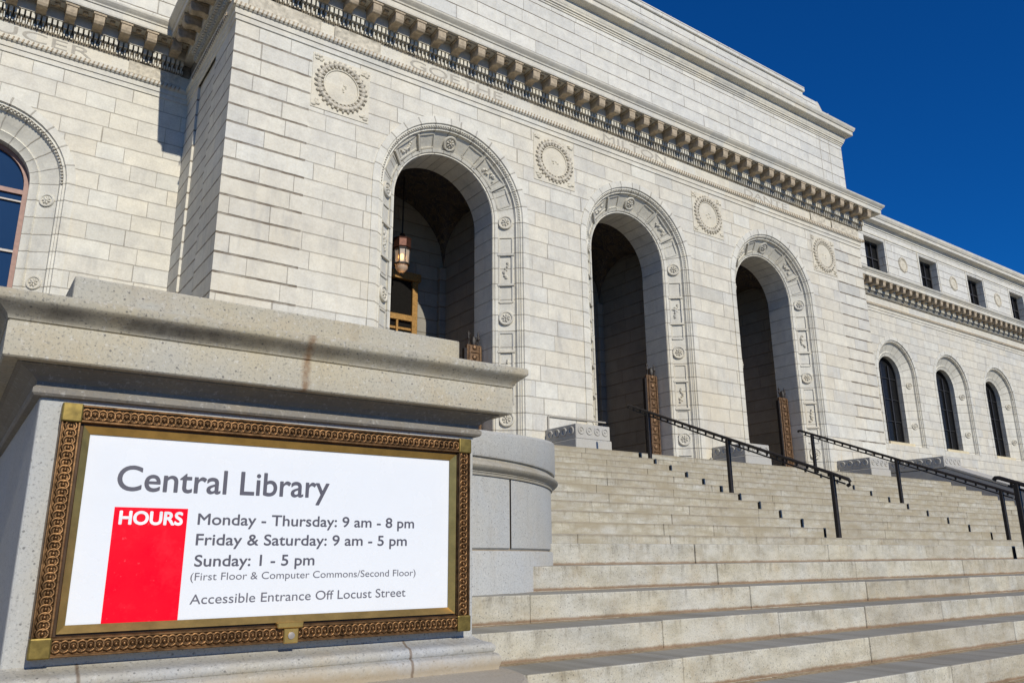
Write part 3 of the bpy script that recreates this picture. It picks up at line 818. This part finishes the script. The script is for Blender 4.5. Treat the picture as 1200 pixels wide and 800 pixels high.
        MB().box(c-5.7, c+5.7, YT-.35, YT-.01, 76.2, 76.9).build('sill', MAT['trim'], w2, bevel=.05)
        m, wr = medallion(c+14.2, 82.0, YT, 2.0, 0, int(c)); md = m.build('medallion', MM, lib, smooth='auto', angle=50); wr.build('wreath', MAT['carved'], md, smooth='auto', angle=60)
        for a, b in ((c+5.6, c+6.0), (c+23.0, c+23.4)): MB().box(a, b, YT-.14, YT+.1, 76.6, 87.8).build('pilaster_strip', MAT['trim'], lib)
wing(-1); wing(1)
lettering('frieze_lettering', 'CHAUCER', -13.2, 8.0, 66.15, 1.35, YW-.16, MAT['letters'], lib, 0, .02)
relief(12.6, 19.4, 65.95, 67.75, YW-.15, .3, 77).build('carved_frieze_panel', MAT['carved'], lib, smooth=True)

# bronze gate leaves folded against the right jamb of each arch ------
for cx in AC:
    x0, x1, y0 = cx+5.3, cx+7.75, 91.4
    gt = MB().box(x0, x1, y0, y0+.5, FLOOR+.3, 29.4)
    gt = gt.build('gate', MAT['gate'], lib, bevel=.06)
    o = MB()
    o.box(x0+.25, x0+.5, y0-.22, y0, FLOOR+.6, 29.2); o.box(x1-.5, x1-.25, y0-.22, y0, FLOOR+.6, 29.2)
    for k in range(11):
        zz = FLOOR+1.0+k*1.45
        o.box(x0+.5, x1-.5, y0-.16, y0, zz, zz+.22)
        o.blob(((x0+x1)/2, y0-.05, zz+.8), (.42, .25, .4), 8, 5)
    o.build('gate_ornament', MAT['gate'], gt, bevel=.04)
    fi = MB()
    for xx in (x0+.4, x1-.45):
        fi.lathe([(.14, 29.4), (.09, 30.0), (.22, 30.3), (.08, 30.6), (.15, 31.0), (.04, 31.4), (.0, 31.6)], (xx, y0+.25, 0), 8)
    fi.box(x0+.15, x0+.65, y0+.15, y0+.35, 30.95, 31.15)
    fi.lathe([(.42, 29.4), (.5, 30.0), (.3, 30.6), (0, 30.8)], ((x0+x1)/2, y0+.25, 0), 8)
    fi.build('gate_finial', MAT['iron'], gt, smooth='auto')
    st = MB().box(x0-.42, x0-.02, y0+.05, y0+.6, FLOOR+.2, 28.8); st.build('gate_shade_strip', MAT['iron'], gt)  # black strip that paints the shaded left side of the leaf
cd = MB().tube([(67.4, YF-.15, 19.3), (78.0, YF-.15, 19.3)], .12); cd.tube([(67.4, YF-.15, 16.2), (67.4, YF-.15, 19.3)], .14)
cd.build('conduit', MAT['letters'], lib, smooth='auto')

# ------------------------------------------------------------------ entrance stairs
stairs = empty('entrance_stairs', 87, 45, -EYE, label='broad flight of worn tan granite steps climbing to the entrance arches', cat='stairs')
def ystep(k): return 20.3+(k-1)*2.46 if k <= 5 else 44.34+(k-6)*2.46
rs = random.Random(11)
for k in range(-5, 18):
    y0 = ystep(k); y1 = ystep(k+1) if k < 17 else y0+3.0
    zt = k-4.25
    x0 = {5: 23.5, 4: 20.6, 3: 11.6, 2: 11.6}.get(k, 27.5 if k >= 6 else 7.0)
    x1 = 146.5 if k >= 6 else 172
    m = MB(); x = x0; first = True
    while x < x1-.01:
        L = rs.uniform(5.5, 13.5)
        if first: L = rs.uniform(7, 12); first = False
        xe = min(x+L, x1)
        if x1-xe < 3: xe = x1
        j = rs.uniform(-.025, .025); jz = rs.uniform(-.018, .012)
        m.box(x+.015, xe-.015, y0+j, y1+.3, zt-1.12, zt+jz)
        x = xe
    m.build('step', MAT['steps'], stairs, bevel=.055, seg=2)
lm = MB(); x = 27.5
while x < 146.4:
    xe = min(x+9.9, 146.5); lm.box(x+.01, xe-.01, ystep(17)+2.9, YF+.2, FLOOR-1.2, FLOOR-.006); x = xe
lm.build('landing', MAT['steps'], stairs, bevel=.04)
cr = MB().box(29, 145, 44.9, YF-.5, -EYE, 1.2); cr.box(29, 145, 60, YF-.5, 1.2, 5)
cr.box(13, 160, 31, 44.9, -EYE, -.5); cr.build('stair_core', MAT['steps'], stairs)
for X in (70.1, 103.8):
    for k in range(7, 18):
        zt = k-4.25
        MB().box(X-.11-.03*(k % 3), X+.11+.04*(k % 2), ystep(k)-.06, ystep(k)+.2, zt-.86, zt-.12).build('step_light', MAT['dark'], stairs)
    MB().box(X-.2, X+.2, ystep(5)-.07, ystep(5)+.2, -.2, .66).build('step_light', MAT['dark'], stairs)

# cheek walls beside the upper flight --------------------------------
for X0, X1, lab in ((146.5, 152.6, 'dark sloping granite cheek wall at the right edge of the stairs'),):
    ck = empty('cheek_wall', X0, 60, -EYE, label=lab, cat='wall')
    m = MB(); pr = [(46.0, -EYE), (46.0, 4.4), (71.9, 15.2), (YF-.05, 15.2), (YF-.05, -EYE)]
    m.extr(pr, X0, X1); m.build('wall_body', MAT['block'], ck, bevel=.1)
    m = MB(); m.extr([(46.0, 4.6), (46.0, 5.1), (71.9, 15.75), (71.9, 15.25)], X0-.15, X1+.15); m.build('coping', MAT['block'], ck, bevel=.1)
    m = MB().box(X0-.02, X1, 72.0, YF-.06, 15.3, 17.45); m.build('end_block', MAT['block'], ck, bevel=.1)
    rl = MB()
    for i in range(8): rl.torus(Matrix.Translation((X0-.02, 73.2+i*1.65, 16.6)) @ Matrix.Rotation(math.pi/2, 4, 'Z'), .5, .13, 14, 5)
    for i in range(4): rl.torus(Matrix.Translation((X0+.9+i*1.45, 72.0, 16.6)), .45, .12, 14, 5)
    rl.build('rosette_band', MAT['block'], ck, smooth=True)
# granite blocks on the landing ---------------------------------------
BL = ('carved grey granite block between the left and middle arches', 'carved grey granite block between the middle and right arches', 'carved grey granite block right of the rightmost arch')
for cx, lab in zip((69.9, 104.0, 138.6), BL):
    e = empty('stone_block', cx, 82, FLOOR, label=lab, cat='stone block', group='granite blocks at the arch piers')
    MB().box(cx-3.15, cx+3.15, 79.55, YF-.05, FLOOR, 15.35).build('base', MAT['block'], e, bevel=.08)
    MB().box(cx-3.0, cx+3.0, 79.7, YF-.06, 15.38, 17.35).build('carved_top', MAT['block'], e, bevel=.08)
    rl = MB()
    for i in range(4): rl.torus(Matrix.Translation((cx-2.1+i*1.4, 79.7, 16.5)), .46, .13, 14, 5); rl.blob((cx-2.1+i*1.4, 79.7, 16.5), (.18, .14, .18), 7, 4)
    for i in range(4): rl.torus(Matrix.Translation((cx-3.0, 80.7+i*1.5, 16.5)) @ Matrix.Rotation(math.pi/2, 4, 'Z'), .46, .13, 14, 5)
    rl.build('rosette_band', MAT['block'], e, smooth=True)
for x, y, lab in ((98.6, 84.6, 'small dark floodlight at the foot of the pier right of the middle arch'), (133.6, 84.6, 'small dark floodlight at the foot of the pier right of the rightmost arch')):
    e = empty('floodlight', x, y, FLOOR, label=lab, cat='floodlight', group='small floodlights on the landing')
    MB().lathe([(.01, 14.2), (.5, 14.1), (.75, 13.6), (.75, 12.9), (.9, 12.76)], (x, y, 0), 14).build('housing', MAT['letters'], e, smooth='auto')
    MB().tube([(x+1.7, YF-.4, FLOOR), (x+1.7, YF-.4, 15.6)], .2).build('conduit', MAT['letters'], e, smooth='auto')

# ------------------------------------------------------------------ handrails
def rail(X, posts, ytop, ybot, zbot, lab, base):
    e = empty('handrail', X, posts[0][0], posts[0][1], label=lab, cat='handrail', group='black iron handrails on the stairs')
    k = .402
    zl = lambda y: zbot+(y-ybot)*k
    n = 14
    up = [(X, ybot+.2, zl(ybot)-.62), (X, ybot-.05, zl(ybot)-.5), (X, ybot-.12, zl(ybot)-.25), (X, ybot, zl(ybot)-.04)]
    up += [(X, ybot+(ytop-ybot)*i/n, zl(ybot+(ytop-ybot)*i/n)) for i in range(1, n+1)]
    up += [(X, ytop+.25, zl(ytop)+.02), (X, ytop+.42, zl(ytop)-.15)]
    MB().tube(up, .17, 10).build('rail', MAT['iron'], e, smooth='auto')
    lo = MB().tube([(X, ybot+.4, zl(ybot)-.42), (X, ytop-.6, zl(ytop-.6)-.45)], .085, 8)
    m = int((ytop-ybot)/1.15)
    for i in range(m):
        y = ybot+.9+i*1.15
        lo.box(X-.05, X+.05, y-.1, y+.1, zl(y)-.42, zl(y)-.1)
    lo.build('lower_rail', MAT['iron'], e, smooth='auto')
    for y, z in posts:
        MB().box(X-.2, X+.2, y-.2, y+.2, z-.1, zl(y)-.12).build('post', MAT['iron'], e, bevel=.04)
rail(70.1, [(69.6, 11.75), (57.6, 6.75), (45.3, 1.75)], 72.7, 43.6, 7.15, 'black iron handrail running up the steps toward the middle arch', 0)
rail(103.8, [(69.6, 11.75), (57.3, 6.75), (44.9, 1.75)], 71.5, 43.3, 7.0, 'black iron handrail running up the steps toward the rightmost arch', 0)
rail(70.1, [(29.1, -.25), (21.4, -3.25), (11.5, -7.25)], 30.3, 9.0, -2.45, 'black iron handrail on the lower steps, cut by the right edge of the photo', 0)

# ------------------------------------------------------------------ curved pier
cxd, cyd = 13.1, 40.0
pier = empty('curved_pier', cxd, cyd, -EYE, label='rounded grey granite pier with moulded coping behind the sign pedestal', cat='pier')
a0, a1 = -math.pi, 0.0
def drum(prof, name, mat, topslope=None, seg=72, aa=a0, ab=a1, smooth='auto', **k):
    m = MB().lathe(prof, (cxd, cyd, 0), seg, aa, ab)
    return m, name, mat
def half(prof, aa=a0, ab=a1, seg=72): return MB().lathe(prof, (cxd, cyd, 0), seg, aa, ab)
def solid_half(m): return m
half([(14.46, -4), (14.46, .30), (14.42, .36), (5, .36)]).build('base_course', MAT['grey'], pier, smooth='auto')
# ashlar blocks of the body with open joints
ang = math.atan2(26.9-cyd, 18.93-cxd)
js = [ang+.002+i*.55 for i in range(-6, 3)]
js = [max(a0, min(a1, a)) for a in js]
bd = MB(); bd.lathe([(14.28, .3), (14.28, 3.3)], (cxd, cyd, 0), 60, a0, a1)
bd.build('joint_backing', plain('joint_mortar', (.30, .25, .19), .9), pier, smooth=True)
for a, b in zip(js, js[1:]):
    if b-a < .02: continue
    g_ = .0045
    m = MB().lathe([(13.9, .42), (14.3, .42), (14.37, .48), (14.37, 3.2), (13.9, 3.2)], (cxd, cyd, 0), 16, a+g_, b-g_)
    m.build('ashlar_block', MAT['grey'], pier, smooth='auto', angle=40)
mo = [(14.3, 3.2), (14.44, 3.22), (14.46, 3.3), (14.5, 3.33)]+[(14.5+.24*math.sin(math.pi*i/8), 3.36+.44*i/8) for i in range(9)]+[(14.46, 3.84), (14.46, 3.92), (14, 3.92)]
half(mo).build('moulding', MAT['cap'] if False else granite('moulding_granite', (.33, .29, .21), (.36, .34, .29), .4, .4, 0), pier, smooth='auto', angle=30)
cp = half([(14.3, 3.92), (14.56, 3.93), (14.6, 4.0), (14.6, 4.9), (14.5, 5.0), (8, 5.0)], -2.5, a1, 80)
for i, p in enumerate(cp.v):
    if p.z > 4.4: p.z += .13*(p.y-26.3)
cp.build('coping', MAT['grey'], pier, smooth='auto', angle=40)

# ------------------------------------------------------------------ sign pedestal
ped = empty('sign_pedestal', 6.4, 18, -EYE, label='massive granite pedestal with overhanging moulded cap carrying the library sign', cat='pedestal')
X0, X1, Y0, Y1 = 1.32, 11.5, 18.0, 30.5
MB().box(X0, X1, Y0, Y1, -2.0, 3.25).build('die', MAT['grey'], ped, bevel=.05, seg=2)
def pp(o): return [(X0-o, Y1), (X0-o, Y0-o), (X1+o, Y0-o), (X1+o, Y1)]
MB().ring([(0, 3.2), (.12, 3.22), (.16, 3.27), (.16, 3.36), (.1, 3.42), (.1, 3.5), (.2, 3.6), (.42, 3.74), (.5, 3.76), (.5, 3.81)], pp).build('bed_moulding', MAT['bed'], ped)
cm = MB().ring([(.3, 3.79), (.74, 3.79), (.77, 3.82), (.77, 4.46), (.74, 4.5), (.78, 4.52), (.8, 4.6), (.9, 4.7), (1.0, 4.78), (1.06, 4.83), (1.08, 4.86), (1.08, 4.99), (1.04, 5.03), (.3, 5.06), (-5.0, 5.12)], pp)
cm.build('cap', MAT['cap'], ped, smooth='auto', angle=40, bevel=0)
MB().box(1.62, 11.05, 18.0, 29, 5.0, 5.83).build('top_slab', MAT['cap'], ped, bevel=.05, seg=2)
MB().ring([(0, -1.82), (.06, -1.88), (.2, -1.95), (.34, -1.98), (.41, -2.04), (.43, -2.1), (.4, -2.18), (.37, -2.2), (.47, -2.24), (.52, -2.31), (.53, -2.4), (.5, -2.5), (.48, -2.55), (.48, -2.8)], pp).build('plinth', MAT['pedestal'], ped, smooth='auto', angle=40)
pl = []
R = 3.87; cx, cy = 8.43, 18.0
pl = [(-5, cy-R)]+[(cx+R*math.sin(math.pi/2*i/16), cy-R*math.cos(math.pi/2*i/16)) for i in range(17)]+[(cx+R, Y1), (-5, Y1)]
n = len(pl); m = MB()
m.add([(x, y, -2.6) for x, y in pl]+[(x, y, -EYE) for x, y in pl], [tuple(range(n))]+[(i, (i+1) % n, (i+1) % n+n, i+n) for i in range(n)])
m.build('base_slab', MAT['pave'], ped, bevel=.09, seg=2)

# ------------------------------------------------------------------ sign
sg = empty('library_sign', 6.46, 17.85, -1.67, label='bronze framed white hours sign with red panel fixed to the granite pedestal', cat='sign')
FX0, FX1, FZ0, FZ1 = 1.71, 11.2, -1.66, 3.07
yF = 17.68
def framebars(m, x0, x1, z0, z1, w_, y0, y1):
    m.box(x0, x1, y0, y1, z1-w_, z1); m.box(x0, x1, y0, y1, z0, z0+w_)
    m.box(x0, x0+w_, y0, y1, z0+w_, z1-w_); m.box(x1-w_, x1, y0, y1, z0+w_, z1-w_)
m = MB(); framebars(m, FX0, FX1, FZ0, FZ1, .36, yF+.03, 17.995)
fr = m.build('frame', MAT['bronze'], sg, bevel=.02)
m = MB(); framebars(m, FX0+.362, FX1-.362, FZ0+.362, FZ1-.362, .045, yF+.09, 17.99)
m.build('frame_groove', MAT['groove'], fr)
# raised lips either side of the ornament
m = MB()
framebars(m, FX0, FX1, FZ0, FZ1, .045, yF-.02, yF+.035); framebars(m, FX0+.30, FX1-.30, FZ0+.30, FZ1-.30, .05, yF-.02, yF+.035)
m.build('frame_lip', MAT['bronze'], fr, bevel=.012)
# guilloche chain with bead centres
orn = MB()
def chain(p0, p1, n):
    p0, p1 = Vector(p0), Vector(p1); d = (p1-p0)/n
    for i in range(n):
        c = p0+d*(i+.5)
        orn.torus(Matrix.Translation(c), .085, .027, 12, 5, 1.0 if abs(d.x) > abs(d.z) else 1.2, 1.2 if abs(d.x) > abs(d.z) else 1.0)
        orn.blob(c+Vector((0, -.01, 0)), (.045, .05, .045), 7, 4)
        for q in (-1, 1):
            e = Vector((0, 0, q)) if abs(d.x) > abs(d.z) else Vector((q, 0, 0))
            orn.blob(c+d*.5+e*.075, (.028, .03, .028), 6, 3)
cw = .185
chain((FX0+.36, yF+.02, FZ1-cw), (FX1-.36, yF+.02, FZ1-cw), 60); chain((FX0+.36, yF+.02, FZ0+cw), (FX1-.36, yF+.02, FZ0+cw), 60)
chain((FX0+cw, yF+.02, FZ0+.36), (FX0+cw, yF+.02, FZ1-.36), 28); chain((FX1-cw, yF+.02, FZ0+.36), (FX1-cw, yF+.02, FZ1-.36), 28)
orn.build('guilloche_ornament', MAT['bronze'], fr, smooth=True)
for x in (FX0-.015, FX1-.36):
    for z in (FZ0-.015, FZ1-.36): MB().box(x, x+.375, yF-.05, yF+.1, z, z+.375).build('corner_block', MAT['corner'], fr, bevel=.03, seg=2)
# gilt inner bevel
a, b, c, d = FX0+.41, FX1-.41, FZ0+.41, FZ1-.41; t = .145
m = MB()
o4 = [(a, c), (b, c), (b, d), (a, d)]; i4 = [(a+t, c+t), (b-t, c+t), (b-t, d-t), (a+t, d-t)]
pts = [(x, yF+.02, z) for x, z in o4]+[(x, yF+.02+.03, z) for x, z in [(p[0]+.04*(1 if p[0] < 5 else -1), p[1]+.04*(1 if p[1] < 0 else -1)) for p in o4]]+[(x, yF+.13, z) for x, z in i4]+[(x, 17.99, z) for x, z in o4]
fs = []
for i in range(4):
    j = (i+1) % 4
    fs += [(i, j, 4+j, 4+i), (4+i, 4+j, 8+j, 8+i), (12+i, 12+j, j, i)]
m.add(pts, fs); m.build('inner_bevel', MAT['brass'], fr)
PY = yF+.15
pan = MB().box(a+t-.03, b-t+.03, PY, PY+.1, c+t-.03, d-t+.03).build('sign_panel', MAT['white'], sg)
MB().box(2.875, 4.285, PY-.004, PY+.02, -1.2, 1.105).build('red_panel', MAT['red'], pan)
L = lambda s, x0, x1, z, cap, mat, bold: lettering('lettering', s, x0, x1, z, cap, PY-.002, mat, pan, bold, .003)
L('Central Library', 2.86, 7.4, 1.44, .49, MAT['ink'], .018)
lettering('lettering', 'HOURS', 2.975, 4.2, .775, .25, PY-.006, MAT['hours'], pan, .05, .003)
L('Monday - Thursday: 9 am - 8 pm', 4.5, 9.66, .79, .225, MAT['ink'], .022)
L('Friday & Saturday: 9 am - 5 pm', 4.5, 9.47, .37, .225, MAT['ink'], .022)
L('Sunday: 1 - 5 pm', 4.51, 7.13, -.06, .225, MAT['ink'], .022)
L('(First Floor & Computer Commons/Second Floor)', 4.46, 9.73, -.34, .15, MAT['inkthin'], 0)
L('Accessible Entrance Off Locust Street', 4.49, 9.47, -.81, .19, MAT['inkthin'], .004)
m = MB().box(6.28, 6.86, yF-.12, yF+.08, -1.36, -1.24); m.box(6.45, 6.78, yF-.07, yF+.03, -1.68, -1.36)
lt = m.build('latch', MAT['brass'], sg, bevel=.02)
MB().lathe([(.075, .0), (.075, .02), (.04, .03), (.0, .03)], (6.61, yF-.07, -1.52), 12, axis='y').build('screw', MAT['mullion'], lt, smooth='auto')

# ------------------------------------------------------------------ hanging lantern
lx, ly, lz = 52.6, 103.0, 45.4
ln = empty('hanging_lantern', lx, ly, lz, label='copper and glass lantern on a chain inside the left arch', cat='lantern')
MB().tube([(lx, ly, lz+3.6), (lx, ly, 62)], .12).build('chain', MAT['iron'], ln)
MB().lathe([(.0, lz+3.8), (.35, lz+3.6), (.5, lz+3.2), (1.1, lz+2.8), (1.5, lz+2.65), (1.4, lz+2.4), (1.4, lz+1.25), (1.55, lz+1.1), (1.25, lz+.9)], (lx, ly, 0), 8).build('lantern_top', MAT['copper'], ln)
MB().lathe([(1.2, lz+1.0), (1.08, lz-1.5)], (lx, ly, 0), 8).build('lantern_glass', MAT['lglass'], ln)
m = MB()
for k in range(8):
    a = math.pi*k/4
    m.tube([(lx+1.23*math.cos(a), ly+1.23*math.sin(a), lz+1.0), (lx+1.11*math.cos(a), ly+1.11*math.sin(a), lz-1.5)], .09, 5)
for q in range(2):
    z = lz+(-1.5, 1.0)[q]; m.lathe([(1.08+.14*q, z-.12), (1.28+.12*q, z-.12), (1.28+.12*q, z+.12), (1.08+.14*q, z+.12)], (lx, ly, 0), 8)
m.build('lantern_cage', MAT['iron'], ln)
MB().lathe([(1.0, lz-1.6), (.95, lz-2.1), (.6, lz-2.6), (.15, lz-2.85)], (lx, ly, 0), 12).build('lantern_bowl', MAT['lglass'], ln, smooth=True)
MB().lathe([(.15, lz-2.85), (.22, lz-3.0), (.0, lz-3.3)], (lx, ly, 0), 8).build('lantern_finial', MAT['iron'], ln)
MB().blob((lx, ly, lz-.3), (.28, .28, .5), 10, 6).build('bulb', MAT['bulb'], ln, smooth=True)
